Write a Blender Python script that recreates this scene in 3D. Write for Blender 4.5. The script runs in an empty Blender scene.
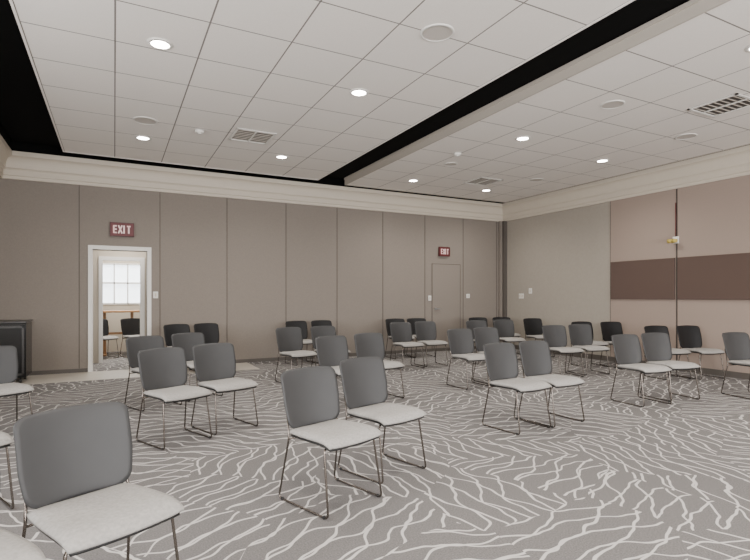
import bpy, bmesh, math, random
from mathutils import Vector, Matrix
random.seed(3)
SC=bpy.context.scene.collection

# ---------------------------------------------------------------- materials
def mat(name,col,rough=.6,metal=0,noise=0,nscale=30,bump=0,bscale=200,emit=None,es=0,spec=None):
    m=bpy.data.materials.new(name);m.use_nodes=True
    nt=m.node_tree;b=nt.nodes["Principled BSDF"]
    b.inputs["Base Color"].default_value=(*col,1);b.inputs["Roughness"].default_value=rough
    b.inputs["Metallic"].default_value=metal
    if spec is not None:b.inputs["Specular IOR Level"].default_value=spec
    tc=nt.nodes.new("ShaderNodeTexCoord")
    if noise>0:
        n=nt.nodes.new("ShaderNodeTexNoise");n.inputs["Scale"].default_value=nscale;n.inputs["Detail"].default_value=4
        nt.links.new(tc.outputs["Object"],n.inputs["Vector"])
        mr=nt.nodes.new("ShaderNodeMapRange");mr.inputs["From Min"].default_value=.3;mr.inputs["From Max"].default_value=.7
        mr.inputs["To Min"].default_value=1-noise;mr.inputs["To Max"].default_value=1+noise
        nt.links.new(n.outputs["Fac"],mr.inputs["Value"])
        mx=nt.nodes.new("ShaderNodeVectorMath");mx.operation='SCALE';mx.inputs[0].default_value=col
        nt.links.new(mr.outputs[0],mx.inputs["Scale"]);nt.links.new(mx.outputs[0],b.inputs["Base Color"])
    if bump>0:
        n=nt.nodes.new("ShaderNodeTexNoise");n.inputs["Scale"].default_value=bscale
        nt.links.new(tc.outputs["Object"],n.inputs["Vector"])
        bp=nt.nodes.new("ShaderNodeBump");bp.inputs["Strength"].default_value=bump;bp.inputs["Distance"].default_value=.003
        nt.links.new(n.outputs["Fac"],bp.inputs["Height"]);nt.links.new(bp.outputs[0],b.inputs["Normal"])
    if emit:
        b.inputs["Emission Color"].default_value=(*emit,1);b.inputs["Emission Strength"].default_value=es
    return m

M_wall=mat("wall_fabric_taupe",(.225,.195,.168),.85,noise=.05,nscale=60,bump=.3,bscale=350)
M_wallR=mat("wall_paint_greige",(.345,.31,.265),.8,noise=.03,nscale=20)
M_pink=mat("wall_panel_rose_taupe",(.315,.247,.208),.8,noise=.04,nscale=60)
M_brown=mat("acoustic_panel_brown",(.095,.062,.050),.95,noise=.15,nscale=150,bump=.4)
M_seam=mat("seam_dark",(.05,.042,.036),.8)
M_trim=mat("trim_cream",(.58,.52,.435),.5)
M_fascia=mat("fascia_greige",(.46,.415,.36),.6)
M_white=mat("white_paint",(.74,.72,.68),.45)
M_tile=mat("ceiling_tile",(.80,.76,.715),.9,noise=.03,nscale=120,bump=.3,bscale=300)
M_gapshade=mat("ceiling_grid",(.18,.16,.145),.6)  # white grid coloured dark: shadow between tiles put into the colour
M_black=mat("ceiling_void_black",(.004,.004,.004),.95,spec=.1)
M_base=mat("baseboard_dark",(.09,.078,.068),.6)
M_vinyl=mat("floor_border_vinyl",(.50,.46,.40),.35,noise=.04,nscale=5)
M_metal=mat("chair_rod_bronze",(.15,.13,.115),.25,metal=.9)
M_back=mat("chair_back_grey",(.040,.040,.041),.5,noise=.04,nscale=8,spec=.35)
M_backdk=mat("chair_back_charcoal",(.010,.010,.011),.5,spec=.3)
M_seat=mat("chair_seat_fabric",(.315,.302,.285),.85,noise=.12,nscale=70,bump=.4,bscale=300)
M_plast=mat("black_plastic",(.012,.012,.012),.4)
M_lamp=mat("downlight_lens",(1,1,1),.5,emit=(1,.96,.88),es=40)
M_signred=mat("exit_sign_red",(.11,.012,.016),.5)
M_signw=mat("exit_sign_letters",(.75,.62,.60),.5,emit=(1,.6,.55),es=.25)
M_signfr=mat("exit_sign_frame",(.07,.012,.012),.5)
M_spk=mat("speaker_grille",(.52,.48,.44),.7)
M_cab=mat("cabinet_black",(.006,.006,.006),.18,spec=.4)
M_cabtop=mat("cabinet_top_edge",(.03,.027,.025),.3)
M_wood=mat("wood_oak",(.36,.19,.08),.5,noise=.15,nscale=14)
M_metalw=mat("brushed_metal",(.5,.5,.5),.35,metal=.9)
M_yel=mat("fixture_yellow",(.55,.42,.10),.4)
M_glass=mat("daylight_pane",(.9,.95,1),.3,emit=(.86,.93,1),es=3)
M_adj=mat("adjoining_wall",(.52,.46,.38),.8)

def carpet():
    m=bpy.data.materials.new("carpet_patterned");m.use_nodes=True
    nt=m.node_tree;b=nt.nodes["Principled BSDF"];N=nt.nodes.new;Lk=nt.links.new
    b.inputs["Roughness"].default_value=.95;b.inputs["Specular IOR Level"].default_value=.15
    tc=N("ShaderNodeTexCoord")
    n0=N("ShaderNodeTexNoise");n0.inputs["Scale"].default_value=1.3;Lk(tc.outputs["Object"],n0.inputs["Vector"])
    s0=N("ShaderNodeVectorMath");s0.operation='SUBTRACT';Lk(n0.outputs["Color"],s0.inputs[0]);s0.inputs[1].default_value=(.5,.5,.5)
    s1=N("ShaderNodeVectorMath");s1.operation='SCALE';Lk(s0.outputs[0],s1.inputs[0]);s1.inputs["Scale"].default_value=.35
    p=N("ShaderNodeVectorMath");p.operation='ADD';Lk(tc.outputs["Object"],p.inputs[0]);Lk(s1.outputs[0],p.inputs[1])
    vo=N("ShaderNodeTexVoronoi");vo.voronoi_dimensions='2D';vo.inputs["Scale"].default_value=1.25;Lk(p.outputs[0],vo.inputs["Vector"])
    sep=N("ShaderNodeSeparateColor");Lk(vo.outputs["Color"],sep.inputs[0])
    ang=N("ShaderNodeMath");ang.operation='MULTIPLY';ang.inputs[1].default_value=math.pi*2;Lk(sep.outputs[0],ang.inputs[0])
    rot=N("ShaderNodeVectorRotate");rot.rotation_type='Z_AXIS';Lk(tc.outputs["Object"],rot.inputs["Vector"]);Lk(ang.outputs[0],rot.inputs["Angle"])
    off=N("ShaderNodeVectorMath");off.operation='ADD';Lk(rot.outputs[0],off.inputs[0]);Lk(vo.outputs["Color"],off.inputs[1])
    def lines(freq,skew,amp,nsc,seed,w,sx_=1.5,sy_=.55):
        sx=N("ShaderNodeSeparateXYZ");Lk(off.outputs[0],sx.inputs[0])
        mp=N("ShaderNodeMapping");mp.inputs["Location"].default_value=(seed,seed*.7,0);mp.inputs["Scale"].default_value=(sx_,sy_,1);Lk(off.outputs[0],mp.inputs["Vector"])
        nn=N("ShaderNodeTexNoise");nn.inputs["Scale"].default_value=nsc;nn.inputs["Detail"].default_value=2;nn.inputs["Roughness"].default_value=.35;Lk(mp.outputs[0],nn.inputs["Vector"])
        a1=N("ShaderNodeMath");a1.operation='MULTIPLY';a1.inputs[1].default_value=skew;Lk(sx.outputs[0],a1.inputs[0])
        a2=N("ShaderNodeMath");a2.operation='MULTIPLY_ADD';a2.inputs[1].default_value=freq;Lk(sx.outputs[1],a2.inputs[0]);Lk(a1.outputs[0],a2.inputs[2])
        a3=N("ShaderNodeMath");a3.operation='MULTIPLY_ADD';a3.inputs[1].default_value=amp;Lk(nn.outputs["Fac"],a3.inputs[0]);Lk(a2.outputs[0],a3.inputs[2])
        fr=N("ShaderNodeMath");fr.operation='FRACT';Lk(a3.outputs[0],fr.inputs[0])
        pp=N("ShaderNodeMath");pp.operation='SUBTRACT';pp.inputs[1].default_value=.5;Lk(fr.outputs[0],pp.inputs[0])
        ab=N("ShaderNodeMath");ab.operation='ABSOLUTE';Lk(pp.outputs[0],ab.inputs[0])
        mr=N("ShaderNodeMapRange");mr.interpolation_type='SMOOTHSTEP';mr.inputs["From Min"].default_value=w*.75;mr.inputs["From Max"].default_value=w*1.25
        mr.inputs["To Min"].default_value=1;mr.inputs["To Max"].default_value=0;Lk(ab.outputs[0],mr.inputs["Value"])
        return mr.outputs[0]
    l1=lines(6.3,.9,2.2,2.0,3.1,.050);l2=lines(5.4,-1.9,2.2,1.8,9.7,.045)
    mx=N("ShaderNodeMath");mx.operation='MAXIMUM';Lk(l1,mx.inputs[0]);Lk(l2,mx.inputs[1])
    ns=N("ShaderNodeTexNoise");ns.inputs["Scale"].default_value=110;ns.inputs["Detail"].default_value=3;Lk(tc.outputs["Object"],ns.inputs["Vector"])
    c1=N("ShaderNodeMix");c1.data_type='RGBA';c1.inputs["A"].default_value=(.070,.066,.065,1);c1.inputs["B"].default_value=(.235,.222,.216,1);Lk(ns.outputs["Fac"],c1.inputs["Factor"])
    c2=N("ShaderNodeMix");c2.data_type='RGBA';Lk(mx.outputs[0],c2.inputs["Factor"]);Lk(c1.outputs["Result"],c2.inputs["A"]);c2.inputs["B"].default_value=(.50,.478,.457,1)
    Lk(c2.outputs["Result"],b.inputs["Base Color"])
    bp=N("ShaderNodeBump");bp.inputs["Strength"].default_value=.4;bp.inputs["Distance"].default_value=.004;Lk(ns.outputs["Fac"],bp.inputs["Height"]);Lk(bp.outputs[0],b.inputs["Normal"])
    return m
M_carpet=carpet()

# ---------------------------------------------------------------- mesh helpers
class B:
    """collects geometry with several materials into one mesh"""
    def __init__(s):s.bm=bmesh.new();s.m=[]
    def mi(s,m):
        if m not in s.m:s.m.append(m)
        return s.m.index(m)
    def box(s,x0,x1,y0,y1,z0,z1,m,bev=0):
        i=s.mi(m)
        r=bmesh.ops.create_cube(s.bm,size=1)
        vs=r['verts'];bmesh.ops.scale(s.bm,vec=(x1-x0,y1-y0,z1-z0),verts=vs)
        bmesh.ops.translate(s.bm,vec=((x0+x1)/2,(y0+y1)/2,(z0+z1)/2),verts=vs)
        fs=set(f for v in vs for f in v.link_faces)
        for f in fs:f.material_index=i
        if bev>0:
            es=list(set(e for v in vs for e in v.link_edges))
            r=bmesh.ops.bevel(s.bm,geom=es,offset=bev,segments=2,affect='EDGES',profile=.5)
            for f in r['faces']:f.material_index=i
    def quad(s,pts,m):
        f=s.bm.faces.new([s.bm.verts.new(p) for p in pts]);f.material_index=s.mi(m);return f
    def cyl(s,c,r,h,m,axis='Z',seg=24,r2=None):
        i=s.mi(m)
        mt=Matrix.Translation(c)
        if axis=='X':mt=mt@Matrix.Rotation(math.pi/2,4,'Y')
        if axis=='Y':mt=mt@Matrix.Rotation(math.pi/2,4,'X')
        q=bmesh.ops.create_cone(s.bm,cap_ends=True,segments=seg,radius1=r,radius2=r if r2 is None else r2,depth=h,matrix=mt)
        for f in set(f for v in q['verts'] for f in v.link_faces):f.material_index=i;f.smooth=len(f.verts)==4
    def ring(s,c,r0,r1,h,m,seg=32):
        i=s.mi(m);R=[]
        for k in range(seg):
            a=2*math.pi*k/seg;ca,sa=math.cos(a),math.sin(a)
            R.append([s.bm.verts.new((c[0]+ca*rr,c[1]+sa*rr,c[2]+zz)) for rr,zz in((r0,0),(r0,-h),(r1,-h*.4),(r1,0))])
        for k in range(seg):
            A=R[k];Bq=R[(k+1)%seg]
            for j in range(4):
                f=s.bm.faces.new((A[j],A[(j+1)%4],Bq[(j+1)%4],Bq[j]));f.material_index=i;f.smooth=True
    def tube(s,pts,r,m,fillet=.03,seg=8,n=5):
        i=s.mi(m);P=[Vector(p) for p in pts];Q=[P[0]]
        for k in range(1,len(P)-1):
            a=(P[k-1]-P[k]);b=(P[k+1]-P[k]);d=min(fillet,a.length*.45,b.length*.45)
            p0=P[k]+a.normalized()*d;p1=P[k]+b.normalized()*d
            for j in range(n+1):
                t=j/n;Q.append((1-t)**2*p0+2*t*(1-t)*P[k]+t*t*p1)
        Q.append(P[-1]);rings=[];prev=None
        for k,q in enumerate(Q):
            tn=(Q[min(k+1,len(Q)-1)]-Q[max(k-1,0)]).normalized()
            if prev is None:
                up=Vector((0,0,1)) if abs(tn.z)<.9 else Vector((1,0,0));nx=tn.cross(up).normalized()
            else:
                nx=(prev-tn*prev.dot(tn)).normalized()
            prev=nx;ny=tn.cross(nx)
            rings.append([s.bm.verts.new(q+nx*math.cos(2*math.pi*j/seg)*r+ny*math.sin(2*math.pi*j/seg)*r) for j in range(seg)])
        for k in range(len(rings)-1):
            for j in range(seg):
                f=s.bm.faces.new((rings[k][j],rings[k][(j+1)%seg],rings[k+1][(j+1)%seg],rings[k+1][j]));f.material_index=i;f.smooth=True
        for rg in(rings[0],rings[-1]):
            f=s.bm.faces.new(rg);f.material_index=i
    def sheet(s,fn,nu,nv,th,m):
        i=s.mi(m);A=[];C=[]
        for a in range(nu+1):
            ra=[];rc=[]
            for b in range(nv+1):
                u=-1+2*a/nu;v=-1+2*b/nv
                p,nn,e=fn(u,v)
                ra.append(s.bm.verts.new(p+nn*th*e*.5));rc.append(s.bm.verts.new(p-nn*th*e*.5))
            A.append(ra);C.append(rc)
        def F(*v):
            f=s.bm.faces.new(v);f.material_index=i;f.smooth=True
        for a in range(nu):
            for b in range(nv):
                F(A[a][b],A[a+1][b],A[a+1][b+1],A[a][b+1]);F(C[a][b],C[a][b+1],C[a+1][b+1],C[a+1][b])
        for a in range(nu):
            F(A[a][0],C[a][0],C[a+1][0],A[a+1][0]);F(A[a][nv],A[a+1][nv],C[a+1][nv],C[a][nv])
        for b in range(nv):
            F(A[0][b],A[0][b+1],C[0][b+1],C[0][b]);F(A[nu][b],C[nu][b],C[nu][b+1],A[nu][b+1])
    def mesh(s,name):
        bmesh.ops.recalc_face_normals(s.bm,faces=s.bm.faces)
        me=bpy.data.meshes.new(name);s.bm.to_mesh(me);s.bm.free()
        for m in s.m:me.materials.append(m)
        return me
    def obj(s,name,loc=(0,0,0),rz=0):
        o=bpy.data.objects.new(name,s.mesh(name));SC.objects.link(o);o.location=loc;o.rotation_euler=(0,0,rz);return o

# ---------------------------------------------------------------- room dims
XL,XR,YB,YF=-3.0,8.77,9.91,-3.2
WT=3.18;CZ=3.60;DZ=4.05
DX0,DX1,DH=-.33,.52,2.10

b=B();b.box(XL-.15,XR+.15,YF-.15,YB+3.6,-.12,0,M_carpet);b.obj("floor")
b=B();b.box(XL,2.3,8.92,YB,0,.004,M_vinyl);b.obj("floor_border_strip")
b=B()
b.box(XL-.15,DX0,YB,YB+.15,0,DZ,M_wall);b.box(DX1,XR+.15,YB,YB+.15,0,DZ,M_wall);b.box(DX0,DX1,YB,YB+.15,DH,DZ,M_wall)
for x in(-1.75,-.53,.734,1.92,3.087,4.206,5.31,6.42,7.52,8.56):
    b.box(x-.005,x+.005,YB-.004,YB,0,WT,M_seam)
    b.box(x+.005,x+.016,YB-.007,YB,0,WT,M_wall)
b.obj("wall_back")
b=B()
b.box(XR,XR+.15,YF-.15,YB+.15,0,DZ,M_wallR)
b.box(XR-.02,XR,5.45,6.76,0.1,WT,M_pink);b.box(XR-.02,XR,1.2,5.42,0.1,WT,M_pink)
b.box(XR-.012,XR,5.42,5.45,.1,WT,M_seam)
b.box(XR-.012,XR,6.76,6.775,.1,WT,M_seam)
b.obj("wall_right")
b=B();b.box(XR-.05,XR-.021,5.46,6.74,1.24,1.97,M_brown,.006);b.obj("acoustic_panel")
b=B();b.box(XR-.05,XR-.021,2.4,5.41,1.24,1.97,M_brown,.006);b.obj("acoustic_panel")
def wall_open(name,axis,c,thick,a0,a1,wins,z0,z1,m):
    b=B()
    def bx(p0,p1,za,zb):
        if p1-p0<1e-4:return
        if axis=='Y':b.box(p0,p1,c-thick,c,za,zb,m)
        else:b.box(c-thick,c,p0,p1,za,zb,m)
    bx(a0,a1,0,z0);bx(a0,a1,z1,DZ);p=a0
    for w0,w1 in wins:bx(p,w0,z0,z1);p=w1
    bx(p,a1,z0,z1);b.obj(name)
    for k,(w0,w1) in enumerate(wins):
        b=B();t=.06
        def bb(p0,p1,za,zb,d0=.03,d1=.11):
            if axis=='Y':b.box(p0,p1,c-d1,c-d0,za,zb,M_white)
            else:b.box(c-d1,c-d0,p0,p1,za,zb,M_white)
        bb(w0,w1,z0,z0+t);bb(w0,w1,z1-t,z1);bb(w0,w0+t,z0+t,z1-t);bb(w1-t,w1,z0+t,z1-t)
        mid=(w0+w1)/2;bb(mid-.025,mid+.025,z0+t,z1-t,.05,.09)
        b.obj("window_%s_%d"%(name.split('_')[1],k+1))
WF=[(-2.2,-.2),(.6,2.6),(3.4,5.4),(6.2,8.2)]  # added windows, out of view, made to let fill light in
WL=[(-2.4,-.6),(.2,2.0),(2.8,4.6)]
wall_open("wall_front",'Y',YF,.15,XL-.15,XR+.15,WF,.8,2.7,M_wallR)
wall_open("wall_left",'X',XL,.15,YF-.15,YB+.15,WL,.8,2.7,M_wallR)
b=B();b.box(XL,DX0-.07,YB-.015,YB,0,.07,M_base);b.box(DX1+.07,XR,YB-.015,YB,0,.07,M_base);b.obj("baseboard_back")
b=B();b.box(XR-.03,XR,YF,YB-.02,0,.10,M_base);b.obj("baseboard_right")
b=B();b.box(XR-.10,XR-.001,YB-.16,YB-.02,.0,WT,M_base);b.box(XR-.16,XR-.10,YB-.09,YB-.02,0,WT,M_wall);b.obj("trim_corner_post")

# ---------------------------------------------------------------- ceiling
b=B();b.box(XL-.15,XR+.15,YF-.15,YB+.15,DZ,DZ+.1,M_black);b.obj("ceiling")
def cloud(name,x0,nx,y1,ny,s,z,fascia=None):
    b=B();x1=x0+nx*s;y0=y1-ny*s;g=.007
    for i in range(nx):
        for j in range(ny):
            b.box(x0+i*s+g,x0+(i+1)*s-g,y0+j*s+g,y0+(j+1)*s-g,z-.004,z+.012,M_tile)
    b.box(x0,x1,y0,y1,z-.0035,z+.03,M_gapshade)
    h=.13 if fascia else .03
    mt=M_fascia if fascia else M_tile
    for q in((x0-.02,x0,y0-.02,y1+.02),(x1,x1+.02,y0-.02,y1+.02),(x0,x1,y0-.02,y0),(x0,x1,y1,y1+.02)):
        b.box(*q,z-.012,z+h,mt)
    if fascia:b.box(x0-.035,x0-.02,y0-.02,y1+.02,z+.09,z+h,mt)
    b.obj(name)
S=.711
cloud("ceiling_tile_cloud",-.705,6,9.38,17,S,CZ)
cloud("ceiling_tile_cloud",4.24,6,9.52,17,S,CZ,True)
b=B();b.box(3.59,4.20,YF,9.7,CZ+.14,CZ+.16,M_black);b.box(-1.42,-.73,YF,9.7,CZ+.14,CZ+.16,M_black);b.obj("ceiling_slot_liner")

def loft(name,prof,path,m):
    b=B();i=b.mi(m);xl,xr,yb,yf=path;R=[]
    for (d,z) in prof:
        R.append([b.bm.verts.new(p) for p in((xl+d,yf+d,z),(xr-d,yf+d,z),(xr-d,yb-d,z),(xl+d,yb-d,z))])
    for k in range(len(R)-1):
        for j in range(4):
            f=b.bm.faces.new((R[k][j],R[k][(j+1)%4],R[k+1][(j+1)%4],R[k+1][j]));f.material_index=i
    return b.obj(name)
b=B();b.box(XL,-1.62,YF,YB,WT,DZ,M_trim);b.obj("trim_soffit_left")
prof=[(0,WT),(.05,WT),(.05,WT+.05),(.07,WT+.06),(.07,WT+.14),(.09,WT+.16),(.11,WT+.17)]
for k in range(8):
    a=k/7*math.pi/2
    prof.append((.11+.11*(1-math.cos(a)),WT+.17+.17*math.sin(a)))
prof+=[(.24,WT+.35),(.24,CZ),(.20,CZ)]
loft("trim_crown_moulding",[(d*.75,z) for d,z in prof],(-1.62,XR,YB,YF),M_trim)
loft("trim_void_liner",[(.155,CZ+.001),(.15,DZ)],(-1.62,XR,YB,YF),M_black)

# ---------------------------------------------------------------- ceiling fixtures
def downlight(x,y):
    b=B();z=CZ-.004
    b.ring((0,0,0),.080,.112,.012,M_white);b.cyl((0,0,-.003),.081,.005,M_lamp)
    b.obj("recessed_downlight",(x,y,z))
    l=bpy.data.lights.new("downlight_lamp",'SPOT');l.energy=150;l.spot_size=math.radians(150);l.spot_blend=.9;l.shadow_soft_size=.10;l.color=(1,.94,.86)
    o=bpy.data.objects.new("downlight_lamp",l);SC.objects.link(o);o.location=(x,y,z-.03)
for x,y in[(.37,8.05),(2.45,8.1),(.37,4.98),(2.45,5.14),(.37,2.0),(2.45,2.1),(.37,-1),(2.45,-1),
           (5.27,8.56),(7.17,8.63),(5.28,5.54),(7.35,5.84),(5.27,2.5),(7.3,2.6),(5.27,-.6),(7.3,-.6)]:
    downlight(x,y)
for x,y,r in[(2.5,3.66,.13),(.36,7.24,.13),(5.3,4.07,.12),(7.3,4.4,.12),(7.4,7.4,.12),(5.2,7.2,.10)]:
    b=B();b.cyl((0,0,-.004),r,.008,M_spk,seg=36);b.ring((0,0,0),r,r+.018,.014,M_white,36);b.obj("ceiling_speaker",(x,y,CZ-.004))
for x,y in((1.05,7.33),(4.9,6.6)):
    b=B();b.cyl((0,0,-.02),.055,.04,M_white,r2=.065);b.cyl((0,0,-.045),.03,.015,M_white);b.obj("smoke_detector",(x,y,CZ-.006))
def vent(x,y,s):
    b=B();h=s/2
    b.box(-h,h,-h,h,-.004,-.001,M_plast)
    for a,c in((-h,-h+.03),(h-.03,h)):
        b.box(a,c,-h,h,-.014,0,M_white);b.box(-h,h,a,c,-.014,0,M_white)
    n=7
    for k in range(n):
        yy=-h+.03+(s-.06)*(k+.5)/n;b.box(-h+.03,h-.03,yy-.006,yy+.006,-.010,-.004,M_fascia)
    b.box(-.010,.010,-h,h,-.013,0,M_white)
    b.obj("ceiling_air_vent",(x,y,CZ-.005))
vent(1.76,7.25,.56);vent(6.53,3.47,.56);vent(6.55,7.98,.56);vent(6.53,-.5,.56);vent(1.76,.5,.56)

# ---------------------------------------------------------------- door / adjoining room
b=B()
b.box(DX0-.07,DX0,YB-.03,YB+.18,0,DH+.07,M_white,.004);b.box(DX1,DX1+.07,YB-.03,YB+.18,0,DH+.07,M_white,.004)
b.box(DX0,DX1,YB-.03,YB+.18,DH,DH+.07,M_white,.004)
b.obj("trim_door_frame")
YA=YB+3.4
wx0,wx1,wz0,wz1=-.30,.58,1.12,2.05
b=B();b.box(-2.2,wx0,YA,YA+.1,0,3,M_adj);b.box(wx1,2.6,YA,YA+.1,0,3,M_adj);b.box(wx0,wx1,YA,YA+.1,0,wz0,M_adj);b.box(wx0,wx1,YA,YA+.1,wz1,3,M_adj);b.obj("wall_adjoining_back")
b=B();b.box(-2.2,-2.1,YB+.15,YA,0,3,M_adj);b.obj("wall_adjoining_left")
b=B();b.box(2.5,2.6,YB+.15,YA,0,3,M_adj);b.obj("wall_adjoining_right")
b=B();b.box(-2.2,2.6,YB+.15,YA+.1,2.75,2.85,M_white);b.obj("ceiling_adjoining")
b=B()
b.box(wx0,wx1,YA+.07,YA+.08,wz0,wz1,M_glass)
for k in range(4):
    x=wx0+(wx1-wx0-.03)*k/3;b.box(x,x+.03,YA-.02,YA+.06,wz0,wz1,M_white)
for z in(wz0-.02,(wz0+wz1)/2,wz1-.02):b.box(wx0-.04,wx1+.04,YA-.02,YA+.06,z,z+.04,M_white)
b.obj("window_adjoining")
b=B();y=YB+1.25
b.box(-.27,-.20,y-.03,y+.11,0,2.0,M_white);b.box(.46,.54,y-.03,y+.11,0,2.0,M_white);b.box(-.27,.54,y-.03,y+.11,2.0,2.07,M_white)
b.obj("trim_inner_door_frame")
b=B();b.box(-2.1,-.27,YB+1.25,YB+1.33,0,2.75,M_adj);b.box(.54,2.5,YB+1.25,YB+1.33,0,2.75,M_adj);b.box(-.27,.54,YB+1.25,YB+1.33,2.07,2.75,M_adj);b.obj("wall_adjoining_partition")
b=B();b.box(-.42,.42,-.28,.28,.94,.98,M_wood,.01)
b.box(-.30,-.24,-.03,.03,.02,.94,M_wood);b.box(.24,.30,-.03,.03,.02,.94,M_wood)
for sx in(-.27,.27):b.box(sx-.04,sx+.04,-.24,.24,0,.03,M_wood,.005)
b.box(-.24,.24,-.02,.02,.45,.50,M_wood)
b.obj("side_table",(.08,YA-.75,0))
l=bpy.data.lights.new("adjoining_lamp",'AREA');l.energy=90;l.shape='RECTANGLE';l.size=1.2;l.size_y=1.2;l.color=(1,.97,.92)  # unseen area light added to brighten the room behind the door
o=bpy.data.objects.new("adjoining_lamp",l);SC.objects.link(o);o.location=(.3,YB+2.2,2.7)
l=bpy.data.lights.new("vestibule_lamp",'AREA');l.energy=26;l.size=.6;l.color=(1,.95,.88)  # area light with no fixture, added as fill behind the doorway
o=bpy.data.objects.new("vestibule_lamp",l);SC.objects.link(o);o.location=(.2,YB+.7,2.7)
b=B()
x0,x1,h=6.62,7.42,2.05
b.box(x0,x1,YB-.012,YB-.0075,.01,h,M_wall)
for q in((x0-.01,x0,.01,h+.012),(x1,x1+.01,.01,h+.012)):b.box(q[0],q[1],YB-.014,YB-.0075,q[2],q[3],M_seam)
b.box(x0,x1,YB-.014,YB-.0075,h,h+.010,M_seam);b.cyl((x0+.08,YB-.035,1.0),.025,.045,M_metalw,'Y');b.box(x0+.06,x0+.19,YB-.07,YB-.055,.985,1.015,M_metalw)
b.obj("door_2")

def exit_sign(x,z,w,h):
    b=B();b.box(-w/2,w/2,-.05,0,-h/2,h/2,M_signred,.008)
    fr=.012
    for q in((-w/2,w/2,-h/2,-h/2+fr),(-w/2,w/2,h/2-fr,h/2),(-w/2,-w/2+fr,-h/2,h/2),(w/2-fr,w/2,-h/2,h/2)):
        b.box(q[0],q[1],-.054,-.048,q[2],q[3],M_signfr)
    lh=h*.58;lw=w*.15;t=lh*.17;y0=-.056
    def st(xa,za,xb,zb):
        d=Vector((xb-xa,0,zb-za));n=Vector((-d.z,0,d.x)).normalized()*t/2
        P=[Vector((xa,y0,za))+n,Vector((xb,y0,zb))+n,Vector((xb,y0,zb))-n,Vector((xa,y0,za))-n]
        b.quad(P,M_signw)
    xs=[-w*.37,-w*.15,w*.08,w*.20];z0,z1=-lh/2,lh/2
    e=xs[0];st(e+t/2,z0,e+t/2,z1)
    for zz in(z0+t/2,0,z1-t/2):st(e,zz,e+lw,zz)
    e=xs[1];st(e,z0,e+lw,z1);st(e,z1,e+lw,z0)
    e=xs[2];st(e,z0,e,z1)
    e=xs[3];st(e,z1-t/2,e+lw,z1-t/2);st(e+lw/2,z0,e+lw/2,z1)
    b.obj("exit_sign",(x,YB-.008,z))
exit_sign(.12,2.46,.38,.24)
exit_sign(6.94,2.35,.30,.22)
def plate(name,loc,rz,w=.08,h=.12,n=1):
    b=B();b.box(-w/2,w/2,-.008,0,-h/2,h/2,M_white,.003)
    for k in range(n):
        cx=-w/2+w*(k+.5)/n;b.box(cx-.014,cx+.014,-.014,-.006,-.03,.03,M_trim,.002)
    b.obj(name,loc,rz)
plate("light_switch",(.66,YB-.008,1.32),0)
plate("light_switch",(6.55,YB-.008,1.25),0)
plate("thermostat",(7.66,YB-.008,1.30),0,.10,.10)
plate("light_switch",(XR-.001,9.25,1.30),-math.pi/2,.16,.12,n=3)
plate("wall_control_panel",(XR-.001,8.95,1.42),-math.pi/2,.10,.13)
b=B();b.box(-.05,.05,-.03,0,-.06,.06,M_white,.005);b.cyl((0,-.07,.0),.02,.09,M_metalw,'Y',16)
b.cyl((.04,-.11,-.02),.04,.07,M_yel,'X',20,.028);b.cyl((-.04,-.11,-.02),.04,.07,M_yel,'X',20,.028);b.cyl((0,-.02,.35),.007,.6,M_signred,'Z',10)
b.obj("emergency_wall_lamp",(XR-.021,5.44,2.28),-math.pi/2)

# ---------------------------------------------------------------- AV cabinet
b=B();w,d,h=1.0,.6,.93
b.box(-w/2,w/2,-d/2,d/2,.09,h-.03,M_cab,.006);b.box(-w/2-.01,w/2+.01,-d/2-.01,d/2+.01,h-.03,h,M_cabtop,.006)
for s in(-1,1):
    x0=min(0,s*w/2);b.box(x0+.02,x0+w/2-.02,-d/2-.015,-d/2,.13,h-.07,M_cab,.003)
    for q in((x0+.02,x0+.05,.13,h-.07),(x0+w/2-.05,x0+w/2-.02,.13,h-.07),(x0+.02,x0+w/2-.02,.13,.16),(x0+.02,x0+w/2-.02,h-.10,h-.07)):
        b.box(q[0],q[1],-d/2-.022,-d/2-.012,q[2],q[3],M_cabtop,.002)
    b.cyl((s*.065,-d/2-.03,.5),.008,.14,M_metalw)
    for t in(-1,1):b.cyl((s*(w/2-.08),t*(d/2-.08),.049),.045,.03,M_plast,'X',16)
b.obj("av_cabinet",(-1.66,9.3,0))

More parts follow.
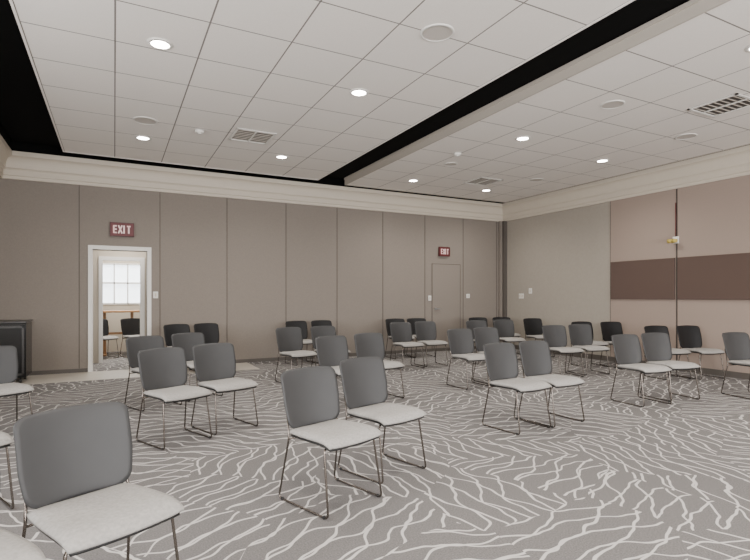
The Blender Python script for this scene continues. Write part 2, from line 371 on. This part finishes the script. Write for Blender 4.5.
# ---------------------------------------------------------------- chair
def chair_mesh(name,mb,ms):
    b=B()
    hw,hd=.225,.225
    def seat(u,v):
        k=.22
        x=u*math.sqrt(1-k*v*v*.5*u*u)*hw*(1-.05*v);y=v*math.sqrt(1-k*u*u*.5*v*v)*hd
        z=.435-.018*max(0,-v)**4*1.6+.006*abs(u)**2-.006*v
        e=(max(0,1-abs(u)**6)*max(0,1-abs(v)**6))**.5*.8+.2
        return Vector((x,y-.02,z)),Vector((0,0,1)),e
    b.sheet(seat,18,18,.050,ms)
    def pan(u,v):
        p,n,e=seat(u*.93,v*.93);return p-Vector((0,0,.024)),n,1
    b.sheet(pan,10,10,.010,M_plast)
    def back(u,v):
        R=.20 if v>0 else .34
        m=max(abs(u),abs(v))
        x,z=u,v
        if m>0:
            sx,sz=u/m,v/m
            ax,az=abs(sx),abs(sz)
            lim=1-R
            if ax>lim and az>lim:
                s=(1-(1-ax)/R) if az>=ax else 1+(1-az)/R
                t=s/2*math.pi/2
                cx,cz=lim+R*math.sin(t),lim+R*math.cos(t)
                x=math.copysign(cx,sx)*m;z=math.copysign(cz,sz)*m
        w=.230-.020*max(0,-z)**1.5*1.3
        X=x*w
        Z=.622+.182*z+.010*(1-x*x)*max(0,z)
        Y=.205+.0375*(z+1)+.012*max(0,z)**2-.045*x*x
        n=Vector((.36*x,1,-.2)).normalized()
        return Vector((X,Y,Z)),n,1-.55*m**10
    b.sheet(back,24,24,.015,mb)
    r=.0066
    for s in(-1,1):
        b.tube([(s*.10,-.16,.402),(s*.205,-.165,.402),(s*.225,-.225,.0085),(s*.235,.250,.0085),(s*.21,.175,.40),(s*.185,.238,.60)],r,M_metal,.035)
        for yy in(-.19,.21):b.cyl((s*(.2258+.021*(yy+.225)),yy,.011),.011,.012,M_plast,'X',10)
    b.tube([(-.212,.180,.39),(.212,.180,.39)],r*.9,M_metal,.01)
    b.tube([(-.11,-.16,.402),(.11,-.16,.402)],r,M_metal,.01)
    b.tube([(-.12,-.16,.400),(-.12,.18,.400)],r*.8,M_metal,.01);b.tube([(.12,-.16,.400),(.12,.18,.400)],r*.8,M_metal,.01)
    return b.mesh(name)
ME=chair_mesh("stacking_chair_mesh",M_back,M_seat)
MD=chair_mesh("stacking_chair_dark_mesh",M_backdk,M_seat)
def th(x):return math.radians(max(-12,min(26,26-5.5*x)))
grey=[(1.24,3.00),(1.79,3.33),(3.55,3.80),(4.05,3.83),(.49,4.87),(.98,5.12),(.42,6.50),(.95,6.82),(2.40,5.49),(3.00,5.69),
 (2.46,7.34),(3.05,7.44),(4.71,7.85),(5.29,7.94),(4.55,5.83),(5.11,5.94),(6.35,7.75),(7.08,7.80),(6.48,5.89),(7.10,5.90),
 (5.71,3.98),(6.31,4.0),(7.34,3.56),(-.045,2.33),(-.97,5.80),(-.84,3.83),(-.50,2.08)]
dark=[(1.03,9.02),(1.52,9.1),(3.2,9.25),(3.72,9.27),(5.36,9.22),(5.88,9.22),(7.3,8.9),(7.86,8.75),(8.08,8.0),(7.85,6.5),(8.30,6.22),(7.82,5.0),(8.32,4.78),(-.22,YA-1.35),(.42,YA-1.3)]
for L,me in((grey,ME),(dark,MD)):
    for x,y in L:
        o=bpy.data.objects.new("stacking_chair",me);SC.objects.link(o);o.location=(x,y,.004 if 8.8<y<9.9 and x<2.3 else 0.0);o.rotation_euler=(0,0,th(x)+math.radians(random.uniform(-1.5,1.5)))

# ---------------------------------------------------------------- sky and added fill light
w=bpy.data.worlds.new("sky");bpy.context.scene.world=w;w.use_nodes=True
w.node_tree.nodes["Background"].inputs[0].default_value=(.82,.9,1,1);w.node_tree.nodes["Background"].inputs[1].default_value=1.5
def winfill(loc,rot,sx,sy,e):  # area light outside an added window, ambient fill for the room
    l=bpy.data.lights.new("window_daylight",'AREA');l.shape='RECTANGLE';l.size=sx;l.size_y=sy;l.energy=e;l.color=(1,.98,.97)
    o=bpy.data.objects.new("window_daylight",l);SC.objects.link(o);o.location=loc;o.rotation_euler=rot
for a,c in WF:winfill(((a+c)/2,YF-.2,1.75),(math.radians(90),0,0),c-a,1.9,235)
for a,c in WL:winfill((XL-.2,(a+c)/2,1.75),(0,math.radians(-90),0),1.9,c-a,150)

# ---------------------------------------------------------------- camera
cam=bpy.data.cameras.new("camera");cam.sensor_width=36;cam.lens=505/750*36;cam.shift_y=16/750;cam.clip_start=.05
o=bpy.data.objects.new("camera",cam);SC.objects.link(o);o.location=(0,0,1.3);o.rotation_euler=(math.radians(90),0,math.radians(-27.3))
bpy.context.scene.camera=o
